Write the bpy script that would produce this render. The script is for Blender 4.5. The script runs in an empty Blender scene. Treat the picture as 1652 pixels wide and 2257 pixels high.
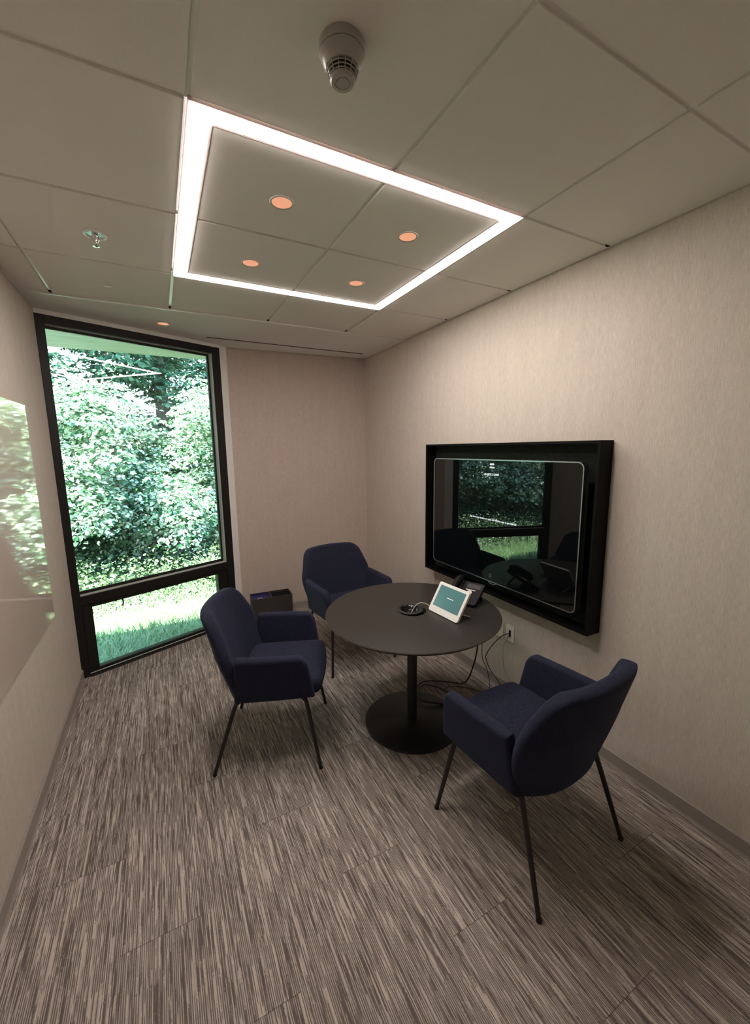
import bpy, bmesh, math, random
import numpy as np
from mathutils import Matrix, Vector

S = bpy.context.scene
C = S.collection
PI = math.pi

# ------------------------------------------------------------------ camera
cam_data = bpy.data.cameras.new('camera')
cam = bpy.data.objects.new('camera', cam_data)
C.objects.link(cam)
cam_data.sensor_fit = 'VERTICAL'
cam_data.sensor_height = 36.0
cam_data.lens = 14.215
cam_data.clip_start = 0.02
cam_data.clip_end = 200
RX = Vector((0.88350071, -0.46825512, -0.01279191)).normalized()
RD = Vector((-0.08389902, -0.13131559, -0.98778397))
RF = Vector((0.46085513, 0.87378107, -0.15530357)).normalized()
RU = RF.cross(RX) * -1
cam.matrix_world = Matrix(((RX.x, RU.x, -RF.x, 0), (RX.y, RU.y, -RF.y, 0), (RX.z, RU.z, -RF.z, 1.649), (0, 0, 0, 1)))
S.camera = cam

# ------------------------------------------------------------------ light and exposure
S.view_settings.view_transform = 'Standard'
S.view_settings.look = 'None'
S.view_settings.gamma = 1
S.view_settings.use_curve_mapping = False
S.view_settings.exposure = 1.95
S.cycles.use_denoising = True
S.cycles.max_bounces = 10
S.cycles.diffuse_bounces = 5
S.cycles.transparent_max_bounces = 12
S.cycles.sample_clamp_indirect = 6.0
S.cycles.caustics_reflective = False
S.cycles.caustics_refractive = False

SKY_STRENGTH = 3.0
SUN_STRENGTH = 26.0
LED_STRENGTH = 13.6

w = bpy.data.worlds.new('sky')
S.world = w
w.use_nodes = True
nt = w.node_tree
nt.nodes.clear()
wo = nt.nodes.new('ShaderNodeOutputWorld')
bg = nt.nodes.new('ShaderNodeBackground')
tc = nt.nodes.new('ShaderNodeTexCoord')
sep = nt.nodes.new('ShaderNodeSeparateXYZ')
cr = nt.nodes.new('ShaderNodeValToRGB')
cr.color_ramp.elements[0].position = 0.0
cr.color_ramp.elements[0].color = (0.72, 0.82, 0.95, 1)
cr.color_ramp.elements[1].position = 0.7
cr.color_ramp.elements[1].color = (0.25, 0.45, 0.92, 1)
nt.links.new(tc.outputs['Generated'], sep.inputs[0])
nt.links.new(sep.outputs['Z'], cr.inputs[0])
nt.links.new(cr.outputs[0], bg.inputs[0])
nt.links.new(bg.outputs[0], wo.inputs[0])
bg.inputs[1].default_value = SKY_STRENGTH

sun_d = bpy.data.lights.new('sun', 'SUN')
sun_d.energy = SUN_STRENGTH
sun_d.angle = 0.01
sun_d.color = (1.0, 0.95, 0.86)
sun = bpy.data.objects.new('sun', sun_d)
C.objects.link(sun)
sdir = Vector((0.36, -0.10, -1.0)).normalized()        # high sun, a little from the left and beyond the overhang
sun.rotation_euler = sdir.to_track_quat('-Z', 'Y').to_euler()
sun.location = (0, 8, 12)

# ------------------------------------------------------------------ helpers
def mat(name, color=(0.5, 0.5, 0.5), rough=0.6, metal=0.0, spec=0.5, emit=None, estr=0.0, coat=0.0, coat_rough=0.03, sheen=0.0):
    m = bpy.data.materials.new(name)
    m.use_nodes = True
    b = m.node_tree.nodes['Principled BSDF']
    b.inputs['Base Color'].default_value = (*color, 1)
    b.inputs['Roughness'].default_value = rough
    b.inputs['Metallic'].default_value = metal
    b.inputs['Specular IOR Level'].default_value = spec
    b.inputs['Coat Weight'].default_value = coat
    b.inputs['Coat Roughness'].default_value = coat_rough
    b.inputs['Sheen Weight'].default_value = sheen
    if emit:
        b.inputs['Emission Color'].default_value = (*emit, 1)
        b.inputs['Emission Strength'].default_value = estr
    return m

class NB:
    """tiny node builder"""
    def __init__(s, m):
        s.t = m.node_tree
        s.b = s.t.nodes['Principled BSDF'] if 'Principled BSDF' in s.t.nodes else None
    def n(s, kind, **kw):
        o = s.t.nodes.new(kind)
        for k, v in kw.items():
            setattr(o, k, v)
        return o
    def l(s, a, b):
        s.t.links.new(a, b)
    def math(s, op, a, b=None, c=None, clamp=False):
        o = s.t.nodes.new('ShaderNodeMath')
        o.operation = op
        o.use_clamp = clamp
        for i, v in enumerate((a, b, c)):
            if v is None:
                continue
            if isinstance(v, (int, float)):
                o.inputs[i].default_value = v
            else:
                s.l(v, o.inputs[i])
        return o.outputs[0]
    def obj(s):
        return s.n('ShaderNodeTexCoord').outputs['Object']
    def geo(s):
        return s.n('ShaderNodeNewGeometry').outputs['Position']
    def sep(s, v):
        o = s.n('ShaderNodeSeparateXYZ'); s.l(v, o.inputs[0]); return o.outputs
    def comb(s, x, y, z):
        o = s.n('ShaderNodeCombineXYZ')
        for i, v in enumerate((x, y, z)):
            if isinstance(v, (int, float)):
                o.inputs[i].default_value = v
            else:
                s.l(v, o.inputs[i])
        return o.outputs[0]
    def noise(s, v, scale=1.0, detail=2.0, rough=0.5):
        o = s.n('ShaderNodeTexNoise')
        s.l(v, o.inputs['Vector'])
        o.inputs['Scale'].default_value = scale
        o.inputs['Detail'].default_value = detail
        o.inputs['Roughness'].default_value = rough
        return o.outputs['Fac']
    def scaled(s, v, sc):
        o = s.n('ShaderNodeMapping'); s.l(v, o.inputs[0]); o.inputs['Scale'].default_value = sc; return o.outputs[0]
    def ramp(s, f, stops):
        o = s.n('ShaderNodeValToRGB')
        e = o.color_ramp.elements
        while len(e) < len(stops):
            e.new(0.5)
        for k, (p, c) in enumerate(stops):
            e[k].position = p
            e[k].color = (*c, 1)
        s.l(f, o.inputs[0])
        return o.outputs[0]
    def bump(s, h, strength, dist):
        o = s.n('ShaderNodeBump')
        o.inputs['Strength'].default_value = strength
        o.inputs['Distance'].default_value = dist
        s.l(h, o.inputs['Height'])
        s.l(o.outputs[0], s.b.inputs['Normal'])
    def color(s, c):
        s.l(c, s.b.inputs['Base Color'])

def link_mesh(name, me, m=None, parent=None):
    o = bpy.data.objects.new(name, me)
    C.objects.link(o)
    if m is not None and not me.materials:
        me.materials.append(m)
    if parent is not None:
        o.parent = parent
    return o

def from_bm(name, bm, m, parent=None, smooth=False, sharp=None):
    me = bpy.data.meshes.new(name)
    bmesh.ops.recalc_face_normals(bm, faces=bm.faces[:])
    bm.to_mesh(me)
    bm.free()
    if smooth:
        me.polygons.foreach_set('use_smooth', [True] * len(me.polygons))
        if sharp:
            me.set_sharp_from_angle(angle=math.radians(sharp))
    return link_mesh(name, me, m, parent)

def from_arrays(name, V, F, m, parent=None, smooth=False):
    me = bpy.data.meshes.new(name)
    V = np.asarray(V, dtype=np.float32).reshape(-1, 3)
    F = np.asarray(F, dtype=np.int32)
    k = F.shape[1]
    me.vertices.add(len(V)); me.vertices.foreach_set('co', V.ravel())
    me.loops.add(F.size); me.loops.foreach_set('vertex_index', F.ravel())
    me.polygons.add(len(F)); me.polygons.foreach_set('loop_start', np.arange(0, F.size, k, dtype=np.int32))
    me.update(calc_edges=True)
    if smooth:
        me.polygons.foreach_set('use_smooth', np.ones(len(F), dtype=bool))
    return link_mesh(name, me, m, parent)

def thing(name, label, cat, loc=(0, 0, 0), rz=0.0, group=None):
    o = bpy.data.objects.new(name, None)
    o.empty_display_size = 0.1
    C.objects.link(o)
    o.location = loc
    o.rotation_euler = (0, 0, rz)
    return tag(o, label, cat, group)

def tag(o, label, cat, group=None):
    o['label'] = label
    o['category'] = cat
    if group:
        o['group'] = group
    return o

def struct(o):
    o['kind'] = 'structure'
    return o

def add_box(bm, x0, x1, y0, y1, z0, z1, M=None, bevel=0.0, seg=2):
    vs = [bm.verts.new((x, y, z)) for x in (x0, x1) for y in (y0, y1) for z in (z0, z1)]
    idx = [(0, 1, 3, 2), (4, 6, 7, 5), (0, 4, 5, 1), (2, 3, 7, 6), (0, 2, 6, 4), (1, 5, 7, 3)]
    fs = [bm.faces.new([vs[i] for i in f]) for f in idx]
    if bevel > 0:
        es = set(e for f in fs for e in f.edges)
        r = bmesh.ops.bevel(bm, geom=list(es), offset=bevel, segments=seg, affect='EDGES', profile=0.5)
        vs = list(set(v for f in r['faces'] for v in f.verts) | set(v for v in vs if v.is_valid))
    if M is not None:
        bmesh.ops.transform(bm, matrix=M, verts=[v for v in vs if v.is_valid])
    return vs

def box(name, x0, x1, y0, y1, z0, z1, m, parent=None, M=None, bevel=0.0):
    bm = bmesh.new()
    add_box(bm, x0, x1, y0, y1, z0, z1, M, bevel)
    return from_bm(name, bm, m, parent)

def add_prism(bm, pts, z0, z1, M=None):
    """polygon in xy extruded along z"""
    a = [bm.verts.new((x, y, z0)) for x, y in pts]
    b = [bm.verts.new((x, y, z1)) for x, y in pts]
    bm.faces.new(a[::-1]); bm.faces.new(b)
    n = len(pts)
    for i in range(n):
        bm.faces.new((a[i], a[(i + 1) % n], b[(i + 1) % n], b[i]))
    if M is not None:
        bmesh.ops.transform(bm, matrix=M, verts=a + b)

def add_lathe(bm, prof, n=48, M=None, close=True):
    """profile [(r,z)...] turned about z"""
    rings = []
    allv = []
    for r, z in prof:
        if r < 1e-6:
            v = bm.verts.new((0, 0, z)); rings.append([v]); allv.append(v)
        else:
            ring = [bm.verts.new((r * math.cos(2 * PI * k / n), r * math.sin(2 * PI * k / n), z)) for k in range(n)]
            rings.append(ring); allv += ring
    for a, b in zip(rings, rings[1:]):
        if len(a) == 1 and len(b) == 1:
            continue
        for k in range(n):
            if len(a) == 1:
                bm.faces.new((a[0], b[k], b[(k + 1) % n]))
            elif len(b) == 1:
                bm.faces.new((a[k], a[(k + 1) % n], b[0]))
            else:
                bm.faces.new((a[k], a[(k + 1) % n], b[(k + 1) % n], b[k]))
    if M is not None:
        bmesh.ops.transform(bm, matrix=M, verts=allv)

def catmull(pts, sub=8):
    P = [Vector(p) for p in pts]
    P = [P[0] * 2 - P[1]] + P + [P[-1] * 2 - P[-2]]
    out = []
    for i in range(1, len(P) - 2):
        for k in range(sub):
            t = k / sub
            a, b, c, d = P[i - 1], P[i], P[i + 1], P[i + 2]
            out.append(0.5 * ((2 * b) + (c - a) * t + (2 * a - 5 * b + 4 * c - d) * t * t + (3 * b - a - 3 * c + d) * t ** 3))
    out.append(P[-2])
    return out

def add_tube(bm, pts, r, n=12, smoothpath=True, sub=8):
    """r: number or list per control point"""
    path = catmull(pts, sub) if smoothpath else [Vector(p) for p in pts]
    if isinstance(r, (int, float)):
        rad = [r] * len(path)
    else:
        rad = [float(np.interp(i / (len(path) - 1) * (len(r) - 1), range(len(r)), r)) for i in range(len(path))]
    t0 = (path[1] - path[0]).normalized()
    up = Vector((0, 0, 1)) if abs(t0.z) < 0.9 else Vector((1, 0, 0))
    nrm = t0.cross(up).normalized()
    rings = []
    for i, p in enumerate(path):
        t = (path[min(i + 1, len(path) - 1)] - path[max(i - 1, 0)]).normalized()
        nrm = (nrm - t * nrm.dot(t)).normalized()
        bi = t.cross(nrm)
        rings.append([bm.verts.new(p + (nrm * math.cos(2 * PI * k / n) + bi * math.sin(2 * PI * k / n)) * rad[i]) for k in range(n)])
    for a, b in zip(rings, rings[1:]):
        for k in range(n):
            bm.faces.new((a[k], a[(k + 1) % n], b[(k + 1) % n], b[k]))
    bm.faces.new(rings[0][::-1]); bm.faces.new(rings[-1])

def tube(name, pts, r, m, parent=None, n=12, sub=8):
    bm = bmesh.new()
    add_tube(bm, pts, r, n, True, sub)
    return from_bm(name, bm, m, parent, smooth=True, sharp=50)

def rounded_rect(w, h, r, seg=8):
    """outline centred on origin"""
    pts = []
    for cx, cy, a0 in ((w / 2 - r, h / 2 - r, 0), (-w / 2 + r, h / 2 - r, 90), (-w / 2 + r, -h / 2 + r, 180), (w / 2 - r, -h / 2 + r, 270)):
        for k in range(seg + 1):
            a = math.radians(a0 + 90 * k / seg)
            pts.append((cx + r * math.cos(a), cy + r * math.sin(a)))
    return pts

def edge_params(n, dense):
    """n samples of [0,1] crowded near both ends: dense = size of the crowded band"""
    q = [dense * (1 - math.cos(PI / 2 * k / 6)) for k in range(7)]
    mid = np.linspace(dense, 1 - dense, n)[1:-1]
    return q + list(mid) + [1 - v for v in q[::-1]]

def pad(name, P, T, m, parent=None, du=0.06, dv=0.06, nu=18, nv=14):
    """upholstered slab: P(u,v) middle surface, T thickness, edges turned round within du,dv of the border"""
    U = edge_params(nu, du); Vv = edge_params(nv, dv)
    def thick(u, v):
        a = min(1.0, min(u, 1 - u) / du); b = min(1.0, min(v, 1 - v) / dv)
        fa = max(0.0, 1 - (1 - a) ** 2.6) ** (1 / 2.2); fb = max(0.0, 1 - (1 - b) ** 2.6) ** (1 / 2.2)
        return 0.5 * T * (min(fa, fb) * 0.5 + fa * fb * 0.5)
    def N(u, v):
        e = 1e-3
        u0, u1, v0, v1 = max(0, u - e), min(1, u + e), max(0, v - e), min(1, v + e)
        return (P(u1, v) - P(u0, v)).cross(P(u, v1) - P(u, v0)).normalized()
    bm = bmesh.new()
    A, B = [], []
    for i, u in enumerate(U):
        ra, rb = [], []
        for j, v in enumerate(Vv):
            p = P(u, v); t = thick(u, v)
            if i in (0, len(U) - 1) or j in (0, len(Vv) - 1):
                q = bm.verts.new(p); ra.append(q); rb.append(q)
            else:
                nn = N(u, v)
                ra.append(bm.verts.new(p + nn * t)); rb.append(bm.verts.new(p - nn * t))
        A.append(ra); B.append(rb)
    for i in range(len(U) - 1):
        for j in range(len(Vv) - 1):
            bm.faces.new((A[i][j], A[i + 1][j], A[i + 1][j + 1], A[i][j + 1]))
            f = (B[i][j], B[i][j + 1], B[i + 1][j + 1], B[i + 1][j])
            bm.faces.new(f)
    return from_bm(name, bm, m, parent, smooth=True)

def text_mesh(name, body, size, M, m, parent=None, align='CENTER', depth=0.0):
    cu = bpy.data.curves.new(name, 'FONT')
    cu.body = body
    cu.size = size
    cu.align_x = align
    cu.align_y = 'CENTER'
    cu.extrude = depth
    cu.resolution_u = 3
    to = bpy.data.objects.new(name + '_src', cu)
    C.objects.link(to)
    bpy.context.view_layer.update()
    dg = bpy.context.evaluated_depsgraph_get()
    me = bpy.data.meshes.new_from_object(to.evaluated_get(dg))
    bpy.data.objects.remove(to)
    me.transform(M)
    me.materials.clear()
    me.materials.append(m)
    return link_mesh(name, me, None, parent)

def basis(o, x, y, z):
    x, y, z = Vector(x), Vector(y), Vector(z)
    return Matrix(((x.x, y.x, z.x, o[0]), (x.y, y.y, z.y, o[1]), (x.z, y.z, z.z, o[2]), (0, 0, 0, 1)))

# ------------------------------------------------------------------ materials
def wallpaper(name, col):
    m = mat(name, col, 0.85, spec=0.2)
    nb = NB(m)
    p = nb.geo()
    s = nb.sep(p)
    h = nb.math('ADD', s['X'], s['Y'])
    v1 = nb.comb(nb.math('MULTIPLY', h, 330), 0, nb.math('MULTIPLY', s['Z'], 22))
    v2 = nb.comb(nb.math('MULTIPLY', h, 60), 0, nb.math('MULTIPLY', s['Z'], 500))
    a = nb.noise(v1, 1, 3, 0.6); b = nb.noise(v2, 1, 2, 0.5)
    big = nb.noise(nb.comb(nb.math('MULTIPLY', h, 25), 0, nb.math('MULTIPLY', s['Z'], 3)), 1, 2)
    f = nb.math('ADD', nb.math('MULTIPLY', a, 0.55), nb.math('MULTIPLY', b, 0.3))
    f = nb.math('ADD', f, nb.math('MULTIPLY', big, 0.15))
    c0 = tuple(c * 0.80 for c in col); c1 = tuple(min(1, c * 1.14) for c in col)
    nb.color(nb.ramp(f, [(0.36, c0), (0.64, c1)]))
    nb.bump(f, 0.25, 0.0006)
    return m

M_WALL = wallpaper('wallcovering_beige', (0.61, 0.55, 0.48))
M_WALL_B = wallpaper('wallcovering_rose_beige', (0.54, 0.455, 0.40))
M_PAINT = mat('painted_plaster', (0.88, 0.88, 0.86), 0.8, spec=0.2)

M_TILE = mat('ceiling_tile', (0.8, 0.78, 0.74), 0.95, spec=0.1)
nb = NB(M_TILE)
f = nb.noise(nb.geo(), 450, 3, 0.7)
nb.color(nb.ramp(f, [(0.3, (0.74, 0.715, 0.67)), (0.7, (0.86, 0.835, 0.79))]))
nb.bump(f, 0.3, 0.0008)
M_TEE = mat('painted_metal_white', (0.80, 0.79, 0.76), 0.28)
M_DARKGAP = mat('dark_void', (0.01, 0.01, 0.01), 0.9)
M_GYPSUM = mat('gypsum_ceiling', (0.82, 0.81, 0.78), 0.85, spec=0.2)
M_BASE = mat('baseboard_taupe', (0.33, 0.295, 0.265), 0.5)
M_BASE_EDGE = mat('baseboard_light_edge', (0.52, 0.47, 0.42), 0.5)

# carpet : ribbed planks with random light and dark streaks running along Y
M_CARPET = mat('striped_carpet', (0.3, 0.27, 0.25), 0.95, spec=0.1, sheen=0.0)
nb = NB(M_CARPET)
s = nb.sep(nb.geo())
X, Y = s['X'], s['Y']
PW, PL = 0.25, 1.0
col_i = nb.math('FLOOR', nb.math('DIVIDE', X, PW))
yo = nb.math('ADD', Y, nb.math('MULTIPLY', col_i, 0.37))
row_i = nb.math('FLOOR', nb.math('DIVIDE', yo, PL))
wn = nb.n('ShaderNodeTexWhiteNoise', noise_dimensions='2D')
nb.l(nb.comb(col_i, row_i, 0), wn.inputs['Vector'])
plank = wn.outputs['Value']
wob = nb.noise(nb.comb(nb.math('MULTIPLY', X, 90), nb.math('MULTIPLY', Y, 110), 0), 1, 2)
RIB = 0.0029
xr = nb.math('ADD', X, nb.math('MULTIPLY', nb.math('SUBTRACT', wob, 0.5), 0.0022))
rib_f = nb.math('FLOOR', nb.math('DIVIDE', xr, RIB))
alt = nb.math('SINE', nb.math('MULTIPLY', xr, 2 * PI / (RIB * 2)))
alt = nb.math('MULTIPLY_ADD', alt, 0.5, 0.5)
n1 = nb.noise(nb.comb(nb.math('MULTIPLY', rib_f, 0.46), nb.math('MULTIPLY_ADD', wob, 0.3, nb.math('MULTIPLY', Y, 3.6)), nb.math('MULTIPLY', plank, 37.0)), 1, 2.5, 0.65)
n2 = nb.noise(nb.comb(nb.math('MULTIPLY', rib_f, 0.6), nb.math('MULTIPLY', Y, 12.0), nb.math('MULTIPLY', plank, 91.0)), 1, 1, 0.5)
big = nb.math('ADD', nb.math('MULTIPLY', n1, 0.72), nb.math('MULTIPLY', n2, 0.28))
light = nb.math('MULTIPLY', nb.math('SUBTRACT', big, 0.535), 22, clamp=True)
dark = nb.math('MULTIPLY', nb.math('SUBTRACT', 0.455, big), 22, clamp=True)
val = nb.math('MULTIPLY_ADD', alt, 0.62, 0.16)
val = nb.math('MULTIPLY_ADD', light, nb.math('SUBTRACT', 0.92, val), val)
val = nb.math('MULTIPLY_ADD', dark, nb.math('SUBTRACT', 0.10, val), val)
fib = nb.noise(nb.geo(), 900, 2, 0.7)
val = nb.math('ADD', val, nb.math('MULTIPLY', nb.math('SUBTRACT', fib, 0.5), 0.5))
# thin joint between planks
yfr = nb.math('ABSOLUTE', nb.math('SUBTRACT', nb.math('FRACT', nb.math('DIVIDE', yo, PL)), 0.5))
seam = nb.math('GREATER_THAN', yfr, 0.4985)
val = nb.math('SUBTRACT', val, nb.math('MULTIPLY', seam, 0.35))
nb.color(nb.ramp(val, [(0.0, (0.105, 0.086, 0.080)), (0.5, (0.285, 0.245, 0.222)), (1.0, (0.62, 0.55, 0.49))]))
nb.bump(nb.math('ADD', alt, nb.math('MULTIPLY', fib, 0.6)), 0.5, 0.0012)

M_BRONZE = mat('dark_bronze_aluminium', (0.012, 0.0105, 0.009), 0.5, spec=0.3)
M_PALE_EDGE = mat('pale_daylit_edge', (0.62, 0.66, 0.62), 0.3)  # pale sill strip, and daylight painted on the dark window reveals

def navy_fabric():
    m = mat('navy_wool_fabric', (0.03, 0.034, 0.07), 0.9, spec=0.2, sheen=0.10)
    m.node_tree.nodes['Principled BSDF'].inputs['Sheen Tint'].default_value = (0.35, 0.4, 0.7, 1)
    nb = NB(m)
    o = nb.obj()
    a = nb.noise(nb.scaled(o, (450, 450, 90)), 1, 2, 0.6)
    b = nb.noise(nb.scaled(o, (90, 90, 520)), 1, 2, 0.6)
    f = nb.math('MULTIPLY_ADD', a, 0.5, nb.math('MULTIPLY', b, 0.5))
    nb.color(nb.ramp(f, [(0.35, (0.009, 0.011, 0.022)), (0.65, (0.026, 0.030, 0.058))]))
    nb.bump(f, 0.5, 0.0012)
    return m
M_NAVY = navy_fabric()
M_BLACKMETAL = mat('black_powder_coat', (0.012, 0.012, 0.013), 0.4)
M_GLIDE = mat('black_rubber', (0.008, 0.008, 0.008), 0.7)
M_TABLETOP = mat('table_top_black_brown', (0.030, 0.025, 0.022), 0.42)
nb = NB(M_TABLETOP)
f = nb.noise(nb.geo(), 700, 2, 0.6)
nb.bump(f, 0.15, 0.0003)
M_TABLE_EDGE = mat('table_edge_brown', (0.16, 0.12, 0.09), 0.4)
M_BLACKGLOSS = mat('black_gloss_plastic', (0.006, 0.006, 0.007), 0.12)
M_BLACKPLASTIC = mat('black_matte_plastic', (0.010, 0.009, 0.010), 0.6, spec=0.2)
M_GREYPLASTIC = mat('dark_grey_plastic', (0.03, 0.028, 0.028), 0.55, spec=0.25)
M_WHITEPLASTIC = mat('white_plastic', (0.90, 0.87, 0.84), 0.35)
M_OUTLET = mat('ivory_plastic', (0.86, 0.82, 0.76), 0.4)
M_SMOKE = mat('detector_plastic', (0.42, 0.40, 0.36), 0.3)
M_CHROME = mat('polished_metal', (0.75, 0.75, 0.73), 0.18, metal=1.0)
M_SILVER = mat('brushed_silver', (0.62, 0.62, 0.63), 0.28, metal=1.0)
M_SCREEN = mat('black_glass_screen', (0.0025, 0.0035, 0.0035), 0.012, spec=0.7)
M_FELT = mat('dark_housing_liner', (0.011, 0.013, 0.012), 0.75, spec=0.2)
nb = NB(M_FELT)
f = nb.noise(nb.scaled(nb.geo(), (30, 30, 90)), 1, 3, 0.7)
nb.color(nb.ramp(f, [(0.3, (0.010, 0.013, 0.011)), (0.7, (0.026, 0.031, 0.026))]))
M_HOUSING = mat('black_housing_laminate', (0.0025, 0.0025, 0.0025), 0.6, spec=0.15)
M_TEXT = mat('lit_white_text', (0.8, 0.8, 0.8), 0.5, emit=(0.80, 0.90, 1.0), estr=0.3)
M_LED = mat('led_diffuser', (0.9, 0.9, 0.9), 0.6, emit=(1.0, 0.89, 0.83), estr=LED_STRENGTH)
M_DOWN = mat('dimmed_downlight_lens', (0.50, 0.34, 0.26), 0.5, emit=(1.0, 0.42, 0.24), estr=0.19)
M_TRIMRING = mat('downlight_ring', (0.55, 0.53, 0.50), 0.4)
M_WHITEBOARD = mat('white_glass_board', (0.58, 0.505, 0.44), 0.04, spec=0.65)
nb = NB(M_WHITEBOARD)
f = nb.noise(nb.scaled(nb.geo(), (1, 4, 9)), 1, 2, 0.5)
nb.bump(f, 0.12, 0.004)
M_BIN = mat('dark_grey_bin', (0.042, 0.038, 0.036), 0.5)
M_BIN_BLUE = mat('blue_bin_insert', (0.008, 0.012, 0.11), 0.4)
M_BIN_WHITE = mat('white_sticker', (0.6, 0.62, 0.62), 0.5)
M_CABLE_BLACK = mat('black_cable', (0.012, 0.012, 0.016), 0.45)
M_CABLE_GREY = mat('grey_cable', (0.09, 0.085, 0.09), 0.45)
M_CABLE_WHITE = mat('white_cable', (0.55, 0.52, 0.48), 0.4)

M_PSCREEN = mat('touch_panel_screen', (0.02, 0.03, 0.03), 0.12, emit=(0.14, 0.32, 0.31), estr=0.13)

# thin architectural glass: sees straight through, mirrors at grazing angles
M_GLASS = bpy.data.materials.new('window_glass')
M_GLASS.use_nodes = True
t = M_GLASS.node_tree
t.nodes.clear()
out = t.nodes.new('ShaderNodeOutputMaterial')
mx = t.nodes.new('ShaderNodeMixShader')
tr = t.nodes.new('ShaderNodeBsdfTransparent'); tr.inputs[0].default_value = (0.79, 0.91, 0.84, 1)
gl = t.nodes.new('ShaderNodeBsdfGlossy'); gl.inputs['Roughness'].default_value = 0.0
fr = t.nodes.new('ShaderNodeFresnel'); fr.inputs[0].default_value = 1.6
t.links.new(fr.outputs[0], mx.inputs[0]); t.links.new(tr.outputs[0], mx.inputs[1]); t.links.new(gl.outputs[0], mx.inputs[2])
t.links.new(mx.outputs[0], out.inputs[0])

# ------------------------------------------------------------------ room geometry
CEIL = 2.569
XL, XR = -0.63, 1.962
YF = -1.05
WN = Vector((-0.3795, 0.9252, 0.0))          # window outward normal
WD = Vector((0.9252, 0.3795, 0.0))           # window direction, left to right
WA = Vector((-0.6414, 3.4378, 0.0))          # window left end on the floor
def wpt(s, n=0.0):
    q = WA + WD * s + WN * n
    return (q.x, q.y)
JAMB0 = wpt(1.285)
JAMB1 = (0.615, 4.0)
CORNER = (XR, 3.915)

def quad_wall(name, pts, z0, z1, m, parent=None):
    bm = bmesh.new()
    add_prism(bm, pts, z0, z1)
    return from_bm(name, bm, m, parent)

# floor : room outline
fl = [(XL - 0.12, YF - 0.12), (XR + 0.12, YF - 0.12), (XR + 0.12, CORNER[1] + 0.12), (JAMB1[0], JAMB1[1] + 0.1), wpt(1.285, 0.08), wpt(-0.13, 0.08), (XL - 0.12, 3.4)]
struct(quad_wall('floor', fl, -0.1, 0.0, M_CARPET))
struct(quad_wall('wall_left', [(XL - 0.12, YF - 0.12), (XL, YF), (XL, wpt(0.0105)[1]), wpt(-0.12, 0.0), wpt(-0.12, 0.10)], -0.1, 2.75, M_WALL))
struct(quad_wall('wall_right', [(XR, YF), (XR + 0.12, YF - 0.12), (XR + 0.12, 4.05), (XR, CORNER[1])], -0.1, 2.75, M_WALL))
struct(quad_wall('wall_front', [(XL - 0.12, YF - 0.12), (XR + 0.12, YF - 0.12), (XR, YF), (XL, YF)], -0.1, 2.75, M_WALL))
wb = quad_wall('wall_back', [JAMB1, CORNER, (XR + 0.12, 4.05), (JAMB1[0] - 0.02, 4.15)], -0.1, 2.75, M_WALL_B)
struct(wb)
rj = quad_wall('trim_1', [JAMB0, JAMB1, (JAMB1[0] - 0.02, 4.15), wpt(1.285, 0.12)], -0.1, 2.75, M_PAINT)
struct(rj)
hd = quad_wall('trim_2', [wpt(-0.12), wpt(1.285), wpt(1.285, 0.12), wpt(-0.12, 0.12)], 2.533, 2.75, M_PAINT)
struct(hd)

# baseboards (thin cove base with a paler top edge)
def baseboard(name, p, q, nrm, h=0.075, t=0.011):
    p, q, nrm = Vector((*p, 0)), Vector((*q, 0)), Vector((*nrm, 0)).normalized()
    bm = bmesh.new()
    d = q - p
    prof = [(0, 0), (t + 0.004, 0), (t, 0.012), (t, h - 0.004), (t - 0.004, h), (0, h)]
    A = [bm.verts.new(p + nrm * a + Vector((0, 0, b))) for a, b in prof]
    B = [bm.verts.new(q + nrm * a + Vector((0, 0, b))) for a, b in prof]
    bm.faces.new(A); bm.faces.new(B[::-1])
    for i in range(len(prof)):
        j = (i + 1) % len(prof)
        bm.faces.new((A[i], B[i], B[j], A[j]))
    o = struct(from_bm(name, bm, M_BASE))
    return o
baseboard('baseboard_right', (XR, YF), (XR, CORNER[1]), (-1, 0))
baseboard('baseboard_left', (XL, YF), (XL, wpt(0.0105)[1] - 0.005), (1, 0))
bdir = (Vector(CORNER) - Vector(JAMB1)).normalized()
baseboard('baseboard_back', JAMB1, (CORNER[0] - 0.012, CORNER[1]), (bdir.y, -bdir.x))

# ------------------------------------------------------------------ ceiling
LX = [-1.08, -0.475, 0.146, 0.779, 1.392, 1.962]
MY = [-1.69, -1.10, -0.495, 0.108, 0.715, 1.3066, 1.911, 2.519, 3.114]
TEE = 0.0075
roof = quad_wall('ceiling', [(XL - 0.12, YF - 0.12), (XR + 0.12, YF - 0.12), (XR + 0.12, 4.05), (JAMB1[0], 4.15), wpt(1.285, 0.12), wpt(-0.12, 0.12), (XL - 0.12, 3.3)], 2.60, 2.80, M_DARKGAP)
struct(roof)
# (x0,x1,y0,y1) of the light frame hole pieces are kept clear
FX0, FX1, FY0, FY1 = 0.152, 1.386, 1.3125, 2.532
LW = 0.050
bm = bmesh.new()
for i in range(5):
    for j in range(8):
        x0, x1 = max(LX[i] + TEE, XL + 0.002), LX[i + 1] - (TEE if i < 4 else 0.012)
        y0, y1 = max(MY[j] + TEE, YF + 0.002), MY[j + 1] - (TEE if j < 7 else 0.004)
        if x1 <= x0 or y1 <= y0:
            continue
        inside = (i in (2, 3)) and (j in (5, 6))
        if inside:
            x0 = max(x0, FX0 + LW + 0.016); x1 = min(x1, FX1 - LW - 0.016)
            y0 = max(y0, FY0 + LW + 0.016); y1 = min(y1, FY1 - LW - 0.016)
        add_box(bm, x0, x1, y0, y1, CEIL, 2.605, bevel=0.0018, seg=1)
tiles = from_bm('ceiling_tiles', bm, M_TILE, roof)
bm = bmesh.new()
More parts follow.
